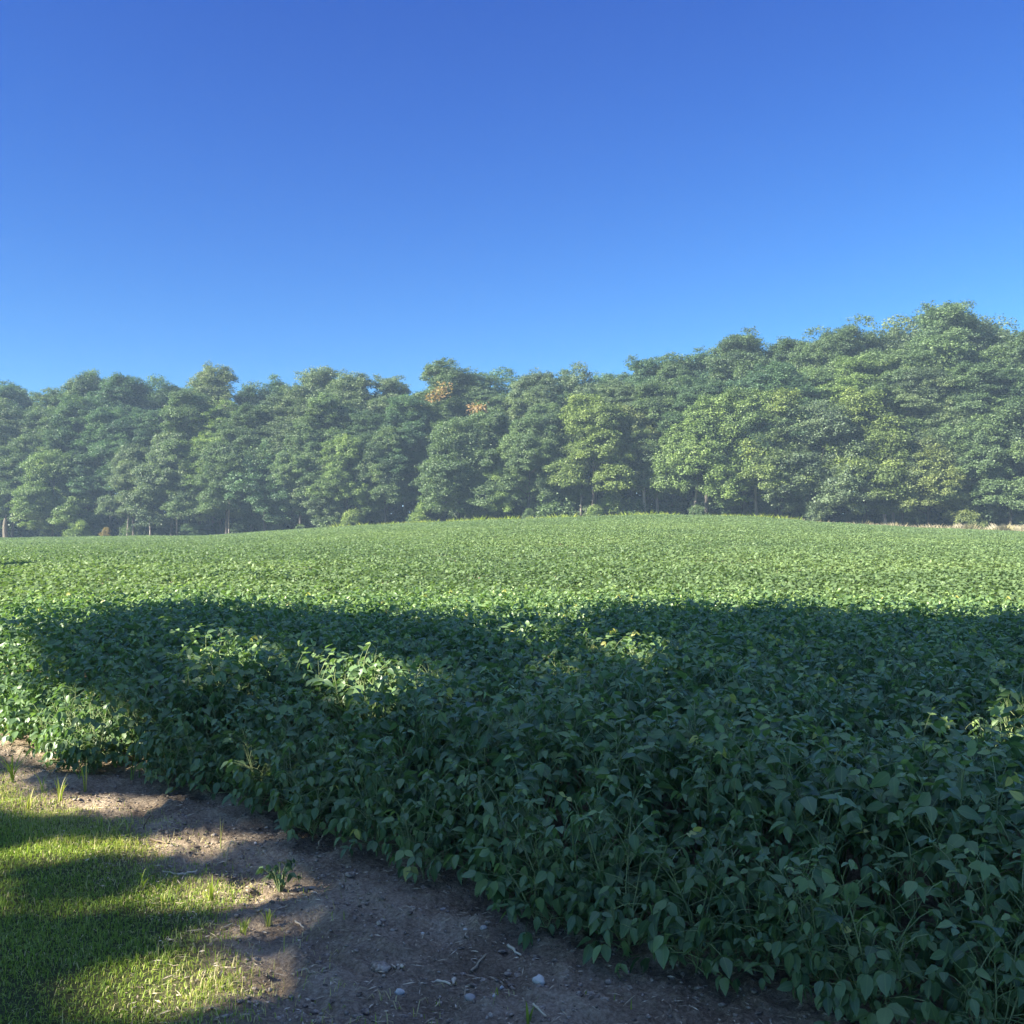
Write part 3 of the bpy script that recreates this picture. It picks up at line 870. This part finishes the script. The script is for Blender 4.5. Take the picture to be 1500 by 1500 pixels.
def spray(o, a, zf, rf, n, label, seed):
    """turning leaves on one side of a tree, in the tree's own units"""
    r2 = np.random.default_rng(seed)
    c = np.array([cos(a) * rf, sin(a) * rf, zf])
    P = np.concatenate([c + r2.normal(0, .4, 3) + r2.normal(0, .36, (n // 4, 3)) for _ in range(4)]); n = len(P)
    D = nrm(r2.normal(0, 1, (n, 3)) + np.array([0, -.6, -.3])); N = np.array([0, -.5, .8]) + r2.normal(0, .4, (n, 3))
    L = r2.uniform(.2, .38, n)
    V, T, _ = leaves(P, D, N, L, L * .75, .15, .1)
    s = link('turning_foliage', make_mesh('turning_foliage', V, T, M_TURN, {'tint': np.repeat(r2.uniform(0, 1, n), 4)}), o)
    s['label'] = label


for o in [o for o in COL.objects if o.get('label', '').startswith(('tall tree carrying an orange', 'tall tree with orange-yellow'))]:
    two = 'yellow' in o['label']
    a = -pi / 2 - o.rotation_euler.z
    # height in the tree's own units: set by the row it shows at
    y_ = o.location.y; zt = EYE + (HOR - (600 if two else 580)) * (y_ - 4) / F
    spray(o, a, (zt - o.location.z) / o.scale.z, 4.6, 300, 'orange turning leaves' if not two else 'orange and yellow turning leaves', 5 + two)

# shrubs and trunks at the wood's foot
SHR = [
    (115, 1.0, 2.3, 0, 'lime', 'lime green shrub at the foot of the wood, left of the orange sapling'),
    (103, 1.5, 1.2, 1, 'bright', 'low pale green bush left of the lime shrub'),
    (618, 1.5, 2.6, 1, 'lime', 'lime green shrub alone in the dark gap of the wood'),
    (516, .5, 2.2, 0, 'yellow', 'yellowish low shrub under the bright edge tree'),
    (897, 3.0, 3.4, 1, 'lime', 'lime green sapling among the open trunks'),
    (872, 1.0, 1.8, 0, 'bright', 'small bush between the pale trunk bases, left of the lime sapling'),
    (1023, .5, 1.6, 0, 'mid', 'low rounded bush at the field crest under the bright tree'),
    (1195, .8, 2.4, 1, 'dusty', 'grey-green bush in front of the dark opening on the right'),
    (1420, .3, 2.2, 0, 'olive', 'olive bush on the dry verge below the dead snag'),
    (1440, .0, 1.4, 1, 'brown', 'dull brownish bush on the dry grass verge'),
    (440, .5, 1.1, 0, 'mid', 'small dark bush at the wood foot on the left half'),
    (775, .8, 1.6, 1, 'mid', 'small mid-green bush below the layered edge tree'),
]
for px, k, h, v, c, lab in SHR:
    tree_at(px, k, 0, 'shrub', v, c, lab, height=h, cat='shrub')
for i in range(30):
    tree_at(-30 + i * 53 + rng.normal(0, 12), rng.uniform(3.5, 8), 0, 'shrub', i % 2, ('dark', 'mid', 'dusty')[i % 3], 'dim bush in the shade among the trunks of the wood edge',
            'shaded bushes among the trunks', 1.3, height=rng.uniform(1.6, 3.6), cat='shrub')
o = tree_at(156, .8, 0, 'shrub', 1, 'orange', 'orange-leaved sapling at the foot of the wood on the left', height=1.5, cat='sapling', name='orange_sapling')


def bare_trunk(px, k, h, r0, label, lean=0.0, bark=PALE, name='bare_trunk', cat='tree trunk'):
    q = (px - 750) / F
    if name == 'bare_trunk': k += 2.2; h = max(h, 6.5); bark = [b_ * 1.0 for b_ in bark]
    Y = (107.95 + k) / (1 + .275 * q); X = q * Y; zg = float(terrain(X, Y))
    o = empty(name, (X, Y, zg)); tag(o, label, cat)
    ts = np.linspace(0, 1, 8)
    pts = np.stack([lean * h * ts + .08 * np.sin(ts * 5 + px), .05 * np.sin(ts * 4), -.3 + (h + .3) * ts], -1)
    v, t = tube(pts, r0 * np.array([1.5, 1.1, 1, .95, .9, .85, .8, .5]), 9)
    bg = Bag(); bg.add(v, t); a = link('trunk', bg.mesh('bare_trunk', M_BARK, True), o); a.color = (*bark, 1)
    bg = Bag()
    r2 = np.random.default_rng(int(px))
    for i in range(3):
        f = r2.uniform(.55, .98); p0 = np.array([np.interp(f, ts, pts[:, j]) for j in range(3)]); g = r2.uniform(0, 6.3); l = r2.uniform(.3, .7)
        v, t = tube([p0, p0 + [cos(g) * .4 * l, sin(g) * .4 * l, .6 * l], p0 + [cos(g) * .7 * l, sin(g) * .7 * l, 1.6 * l]], np.array([.32, .2, .08]) * r0, 5); bg.add(v, t)
    b_ = link('branches', bg.mesh('bare_branches', M_BARK, True), o); b_.color = (*bark, 1)


bare_trunk(8, .2, 3.0, .30, 'thick pale broken trunk stump at the left frame side', bark=(.75, .75, .70), name='broken_stump', cat='tree stump')
bare_trunk(816, 2, 4.6, 0.136, 'pale straight trunk left of the open gap below the yellow-green tree')
bare_trunk(852, 1.5, 4.6, 0.12, 'pale slim trunk with bright base, second in the open gap')
bare_trunk(872, 2.2, 4.6, 0.12, 'slim pale trunk just left of the lime sapling')
bare_trunk(944, 1.5, 4.6, 0.176, 'pale trunk with a white flared base on the field crest', bark=(1.8, 1.8, 1.8))
bare_trunk(963, 3, 4.6, 0.16, 'tall straight brownish pale trunk right of the white-based one', bark=(1.7, 1.6, 1.5))
bare_trunk(1016, 1.5, 4.6, 0.128, 'leaning whitish trunk below the bright bushy tree', .08, (1.6, 1.6, 1.6))
bare_trunk(1108, 1, 4.5, 0.144, 'short trunk with a white base under the bright pair of trees', bark=(1.5, 1.5, 1.5))
bare_trunk(1296, 1.2, 4.6, 0.176, 'left one of the vine-hung grey trunks right of the dark opening', bark=(1.5, 1.5, 1.5))
bare_trunk(1308, 1.6, 4.6, 0.144, 'right one of the vine-hung grey trunks right of the dark opening', bark=(1.3, 1.3, 1.3))
bare_trunk(1428, .6, 4.6, 0.08, 'slender pale dead snag in front of the right-hand trees', .10, (1.6, 1.5, 1.4))
bare_trunk(336, 1.2, 4.6, 0.08, 'thin pale trunk at the wood foot on the left half', bark=(1.3, 1.3, 1.3))
bare_trunk(187, 1.5, 4.6, 0.096, 'thin greyish trunk right of the orange sapling', bark=(1.5, 1.5, 1.5))
bare_trunk(220, 1.5, 4.6, 0.08, 'thin slightly leaning greyish trunk left of the brown-tinged tree', -.06, (1.4, 1.4, 1.4))
bare_trunk(258, 1.5, 4.6, 0.096, 'thin greyish trunk below the brown-tinged grey tree', bark=(1.4, 1.4, 1.4))


# field stones along the wood's foot
def far_stone(px, k, size, label, seed):
    q = (px - 750) / F
    Y = (107.95 + k) / (1 + .275 * q); X = q * Y
    r2 = np.random.default_rng(seed)
    V = I2V * (1 + .2 * np.sin(I2V @ r2.normal(0, 2.2, 3)))[:, None] * np.array([1.4, .8, .55]) * size
    o = link('boulder', make_mesh('boulder', V, I2T, M_CHALK, None, True)); o.location = (X, Y, float(terrain(X, Y)) + size * .35 + .15)
    tag(o, label, 'boulder')


far_stone(275, -.9, .50, 'pale boulder at the left field corner below the grey trees', 1)
far_stone(303, -.9, .45, 'smaller pale boulder right of the left corner boulder', 2)
far_stone(497, -.9, .50, 'pale rock by the yellowish low shrub', 3)
far_stone(1181, -.9, .55, 'whitish boulder where the field crest falls to the right', 4)
far_stone(1199, -.9, .45, 'low whitish rock just right of the whitish boulder', 5)
far_stone(1288, -.9, .55, 'pale rock at the foot of the vine-hung trunks', 6)
far_stone(1330, -.9, .50, 'pale flat rock right of the vine-hung trunks', 7)

# verge grass between crop and wood, green on the crest and dry on the right
def verge(name, u0, u1, n, h, mat, label, tint, k0=-1.2, k1=.6):
    px = rng.uniform(u0, u1, n); k = rng.uniform(k0, k1, n)
    q = (px - 750) / F; Y = (107.95 + k) / (1 + .275 * q); X = q * Y
    a = rng.uniform(0, 2 * pi, n)
    D = np.stack([.5 * np.cos(a), .5 * np.sin(a), np.ones(n)], -1); N = np.stack([np.sin(a), -np.cos(a), .3 * np.ones(n)], -1)
    hh = h * rng.uniform(.5, 1.2, n) * (.6 + .9 * (noise2(px * .06, k, 61) + .5))
    V, T, _ = leaves(np.stack([X, Y, terrain(X, Y) - .03], -1), D, N, hh, rng.uniform(.03, .07, n), .1, .3)
    bg = Bag(); bg.add(V, T, tint=np.repeat(np.clip(rng.normal(tint, .15, n), 0, .97), 4))
    tag(link(name, bg.mesh(name, mat)), label, 'grass', None, 'stuff')


verge('verge_grass', 480, 1170, 12000, .95, M_GRASS, 'yellow-green rough grass along the field crest under the wood', .60)
verge('dry_grass', 1392, 1620, 14000, .98, M_DRY, 'dry pinkish tan grass on the verge at the right end', .6, -1.6, .8)
verge('dead_grass', 1150, 1390, 2600, .85, M_DRY, 'sparse dry tan grass along the right part of the wood foot', .4, -1.2, 0)

# undergrowth: leafy mass inside the wood
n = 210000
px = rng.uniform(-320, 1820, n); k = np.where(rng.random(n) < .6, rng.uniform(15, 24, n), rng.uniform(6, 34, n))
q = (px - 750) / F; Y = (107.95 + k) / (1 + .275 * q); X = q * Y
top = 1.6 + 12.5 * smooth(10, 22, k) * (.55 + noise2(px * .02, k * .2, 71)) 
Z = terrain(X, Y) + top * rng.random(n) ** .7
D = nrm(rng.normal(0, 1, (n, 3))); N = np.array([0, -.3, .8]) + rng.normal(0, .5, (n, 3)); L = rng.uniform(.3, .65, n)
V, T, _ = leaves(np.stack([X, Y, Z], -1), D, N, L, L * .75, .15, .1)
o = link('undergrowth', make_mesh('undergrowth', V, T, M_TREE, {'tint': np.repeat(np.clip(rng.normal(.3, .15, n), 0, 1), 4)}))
o.color = (.6, .65, .65, 1)  # leaf colour darkened to put the wood's interior shade into it
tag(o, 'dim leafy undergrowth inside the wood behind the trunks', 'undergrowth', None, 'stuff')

# ------------------------------------------------------------------ shade trees behind the viewer
TOPX = np.array([-900, 20, 30, 100, 170, 200, 330, 450, 600, 720, 845, 870, 920, 1050, 1200, 1350, 1500, 2400])
TOPY = np.array([990, 990, 928, 916, 905, 893, 893, 899, 905, 911, 911, 898, 890, 893, 897, 903, 906, 925])
LIT_FIELD = [(365, 965, 62, 13), (330, 998, 28, 8), (570, 1002, 78, 26), (800, 938, 48, 7), (948, 962, 44, 11), (1462, 1075, 45, 18), (1352, 1112, 20, 18), (835, 993, 28, 7),
             (1352, 1300, 48, 18), (1462, 1310, 46, 24), (1215, 1362, 30, 15), (30, 1050, 118, 58), (-50, 1040, 90, 70), (370, 1112, 18, 9)]
LIT_SOIL = [(60, 1096, 105, 11), (5, 1165, 34, 36), (115, 1182, 95, 11), (235, 1234, 100, 11), (390, 1238, 55, 9), (318, 1306, 92, 20), (240, 1186, 40, 7),
            (125, 1316, 105, 10), (268, 1438, 122, 44), (10, 1452, 40, 14), (70, 1250, 115, 10), (365, 1363, 50, 14), (540, 1410, 26, 7), (512, 1294, 16, 5), (-120, 1300, 90, 60)]


def shade_wanted(P):
    """P: leaf centres (n,3) -> keep the leaf when its shadow may fall"""
    zc = .60
    t = (P[:, 2] - zc) / SUNV[2]; x = P[:, 0] - SUNV[0] * t; y = P[:, 1] - SUNV[1] * t
    fld = edge_dist(x, y) > .05
    t2 = P[:, 2] / SUNV[2]; x2 = P[:, 0] - SUNV[0] * t2; y2 = P[:, 1] - SUNV[1] * t2
    ok = np.ones(len(P), bool); pr = np.repeat(rng.random(len(P) // 4), 4)
    yy = np.maximum(y, .5); u = 750 + F * x / yy; v = HOR + F * (EYE - zc) / yy
    vn = v + 3 * noise2(u * .03, v * 0, 81) + 2 * noise2(u * .1, v * 0, 82)
    lit = vn < np.interp(u, TOPX, TOPY)
    lit &= ~((((u + 10) / 80) ** 2 + ((v - 828) / 5) ** 2) < 1)
    wx = 40 * fbm(u * .02, v * .04, 83, 2); wy = 16 * fbm(u * .025, v * .05, 84, 2)
    for cx, cy, rx, ry in LIT_FIELD:
        lit |= pr > (np.clip(np.sqrt(((u + wx - cx) / rx) ** 2 + ((v + wy - cy) / ry) ** 2) - .86, 0, .32) / .32) ** .8 * .999
    ok &= ~(fld & lit & (y > .8))
    yy = np.maximum(y2, .5); u = 750 + F * x2 / yy; v = HOR + F * EYE / yy
    lit = np.zeros(len(P), bool)
    wx = 34 * fbm(u * .012, v * .03, 85, 3); wy = 15 * fbm(u * .012, v * .04, 86, 3)
    for cx, cy, rx, ry in LIT_SOIL:
        lit |= pr > (np.clip(np.sqrt(((u + wx - cx) / rx) ** 2 + ((v + wy - cy) / ry) ** 2) - .72, 0, .55) / .55) ** 1.1 * .999
    ok &= ~((edge_dist(x2, y2) < .1) & lit & (y2 > .8))
    # rays that graze over the soil and end on the side of the front plants
    e0 = edge_dist(x2, y2); e6 = edge_dist(x, y)
    z3 = np.clip(zc * (e0 - .12) / np.where(np.abs(e0 - e6) < .01, .01, e0 - e6), 0.05, zc)
    t3 = (P[:, 2] - z3) / SUNV[2]; x3 = P[:, 0] - SUNV[0] * t3; y3 = P[:, 1] - SUNV[1] * t3
    yy = np.maximum(y3, .5); u = 750 + F * x3 / yy; v = HOR + F * (EYE - z3) / yy
    lit = np.zeros(len(P), bool)
    for cx, cy, rx, ry in LIT_SIDE:
        lit |= (((u - cx) / rx) ** 2 + ((v - cy) / ry) ** 2) < 1
    ok &= ~((edge_dist(x2, y2) >= .1) & ~fld & lit & (y3 > .8))
    return ok


LIT_SIDE = [(36, 1062, 112, 66), (-120, 1060, 160, 90), (366, 1112, 22, 14), (1222, 1364, 32, 14), (1370, 1312, 50, 18), (1465, 1325, 45, 20)]
CAST = [(-15.5, 5.6, 3.0, 20, 3, 'farthest forward'), (-16.5, 1.4, 3.2, 21, 3, 'second from the front'), (-16, -2.8, 3.3, 22, 3, 'third from the front'), (-16.5, -7.0, 3.3, 21, 3, 'fourth from the front'), (-15.5, -11.2, 3.2, 20, 3, 'rearmost'),
        (-27.5, 18.3, 2.6, 13, 4, 'small outlying one ahead')]
rng = np.random.default_rng(5)
for (cx, cy, R, H, b_, wd) in CAST:
    n = 52000
    d = nrm(rng.normal(0, 1, (n, 3))) * (rng.random(n) ** .4)[:, None]
    P = np.array([cx, cy, (H + b_) / 2]) + d * np.array([R, R * .9, (H - b_) / 2])
    P = P[(fbm(P[:, 0] * .8 + P[:, 2], P[:, 1] * .8 - P[:, 2] * .7, 91, 2) > -.75)]
    n = len(P)
    D = nrm(rng.normal(0, 1, (n, 3))); N = np.array([0, 0, .6]) + rng.normal(0, .6, (n, 3)); L = rng.uniform(.16, .26, n)
    V, T, _ = leaves(P - D * L[:, None] * .5, D, N, L, L * .8, .1, .1)
    k = shade_wanted(V).reshape(n, 4).all(1)
    V = V.reshape(n, 4, 3)[k].reshape(-1, 3) - np.array([cx, cy, 0]); n = int(k.sum())
    T = (np.arange(n) * 4)[:, None, None] + RHOMB[1][None]; T = T.reshape(-1, 3)
    o = empty('shade_tree', (cx, cy, 0))
    tag(o, 'broad shade tree left of the viewer, out of frame, %s' % wd, 'tree', 'shade trees left of the viewer')
    c = link('crown', make_mesh('shade_tree_crown', V, T, M_TREE, {'tint': np.repeat(np.clip(rng.normal(.4, .15, n), 0, 1), 4)}), o); c.color = (1, 1, 1, 1)
    v, t = tube([[0, 0, -.2], [.05, 0, 2], [0, .1, H * .35]], [.34, .24, .16], 10)
    bg = Bag(); bg.add(v, t)
    tk = link('trunk', bg.mesh('shade_tree_trunk', M_BARK, True), o); tk.color = (1, 1, 1, 1)

# ------------------------------------------------------------------ haze, sky, sun, camera
HAZE_D = 0.00072
V = np.array([[x_, y_, z_] for z_ in (-2.2, 32) for x_, y_ in ((-950, -950), (950, -950), (950, 950), (-950, 950))])
Q = np.array([[0, 3, 2, 1], [4, 5, 6, 7], [0, 1, 5, 4], [1, 2, 6, 5], [2, 3, 7, 6], [3, 0, 4, 7]])
m, nt, out = new_mat('haze_air')
pv = nd(nt, 'ShaderNodeVolumePrincipled')
pv.inputs['Color'].default_value = (.55, .76, 1.0, 1); pv.inputs['Density'].default_value = HAZE_D; pv.inputs['Anisotropy'].default_value = 0.0
nt.links.new(pv.outputs[0], out.inputs['Volume'])
tag(link('haze', make_mesh('haze', V, Q, m)), 'thin bluish summer haze in the air over the field', 'haze', None, 'stuff')

w = bpy.data.worlds.new('World'); scene.world = w; w.use_nodes = True
nt = w.node_tree; nt.nodes.clear()
wo = nt.nodes.new('ShaderNodeOutputWorld'); bgn = nt.nodes.new('ShaderNodeBackground')
sk = nt.nodes.new('ShaderNodeTexSky'); sk.sky_type = 'NISHITA'; sk.sun_disc = False
sk.sun_elevation = SUN_EL; sk.sun_rotation = pi + SUN_AZ
sk.air_density = 1.0; sk.dust_density = 0.3; sk.ozone_density = 2.5
hs = nt.nodes.new('ShaderNodeMix'); hs.data_type = 'RGBA'; hs.blend_type = 'MULTIPLY'; hs.inputs[0].default_value = 1.0
hs.inputs[7].default_value = (.56, .80, 1.12, 1)
nt.links.new(sk.outputs[0], hs.inputs[6]); sep = nt.nodes.new('ShaderNodeSeparateColor'); com = nt.nodes.new('ShaderNodeCombineColor')
nt.links.new(hs.outputs[2], sep.inputs[0])
DISP = .161                                   # brings the sky to display scale, where its blue is deepened channel by channel
for i, (g, a) in enumerate(((1.6, 1.05), (1.5, 1.13), (.95, 1.0))):
    m1 = nt.nodes.new('ShaderNodeMath'); m1.operation = 'MULTIPLY'; m1.inputs[1].default_value = DISP
    m2 = nt.nodes.new('ShaderNodeMath'); m2.operation = 'MINIMUM'; m2.inputs[1].default_value = 2.6
    m3 = nt.nodes.new('ShaderNodeMath'); m3.operation = 'POWER'; m3.inputs[1].default_value = g
    m4 = nt.nodes.new('ShaderNodeMath'); m4.operation = 'MULTIPLY'; m4.inputs[1].default_value = a / .273
    nt.links.new(sep.outputs[i], m1.inputs[0]); nt.links.new(m1.outputs[0], m2.inputs[0]); nt.links.new(m2.outputs[0], m3.inputs[0])
    nt.links.new(m3.outputs[0], m4.inputs[0]); nt.links.new(m4.outputs[0], com.inputs[i])
# bright veil added to the sky high overhead, above the frame, to fill shade
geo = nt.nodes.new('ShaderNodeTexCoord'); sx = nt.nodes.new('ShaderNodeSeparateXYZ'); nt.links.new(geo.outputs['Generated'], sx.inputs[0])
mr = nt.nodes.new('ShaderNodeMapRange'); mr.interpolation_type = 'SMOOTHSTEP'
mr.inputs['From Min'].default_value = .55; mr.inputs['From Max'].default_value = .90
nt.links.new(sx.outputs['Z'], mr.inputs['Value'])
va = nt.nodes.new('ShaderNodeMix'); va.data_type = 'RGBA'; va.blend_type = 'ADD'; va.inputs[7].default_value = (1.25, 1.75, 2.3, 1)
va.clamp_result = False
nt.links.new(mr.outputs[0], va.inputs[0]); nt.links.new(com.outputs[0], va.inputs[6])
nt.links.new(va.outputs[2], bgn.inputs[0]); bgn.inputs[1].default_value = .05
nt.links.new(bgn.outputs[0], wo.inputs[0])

sl = bpy.data.lights.new('sun', 'SUN'); sl.energy = 4.0; sl.angle = radians(.53); sl.color = (1.0, .94, .80)
so = bpy.data.objects.new('sun', sl); COL.objects.link(so)
so.rotation_euler = (pi / 2 - SUN_EL, 0, -SUN_AZ)

cam = bpy.data.cameras.new('camera'); co = bpy.data.objects.new('camera', cam); COL.objects.link(co)
cam.sensor_fit = 'HORIZONTAL'; cam.angle = 2 * math.atan(750 / F); cam.clip_start = .05; cam.clip_end = 3000
co.location = (0, 0, EYE); co.rotation_euler = (pi / 2 + math.atan(20 / F), 0, 0)
scene.camera = co

scene.render.engine = 'CYCLES'
scene.view_settings.view_transform = 'Standard'; scene.view_settings.look = 'None'
scene.view_settings.exposure = 2.45; scene.view_settings.gamma = 1.0
cy = scene.cycles
cy.max_bounces = 5; cy.diffuse_bounces = 3; cy.glossy_bounces = 2; cy.transmission_bounces = 3; cy.volume_bounces = 0; cy.transparent_max_bounces = 4
cy.use_denoising = True
cy.sample_clamp_indirect = 4
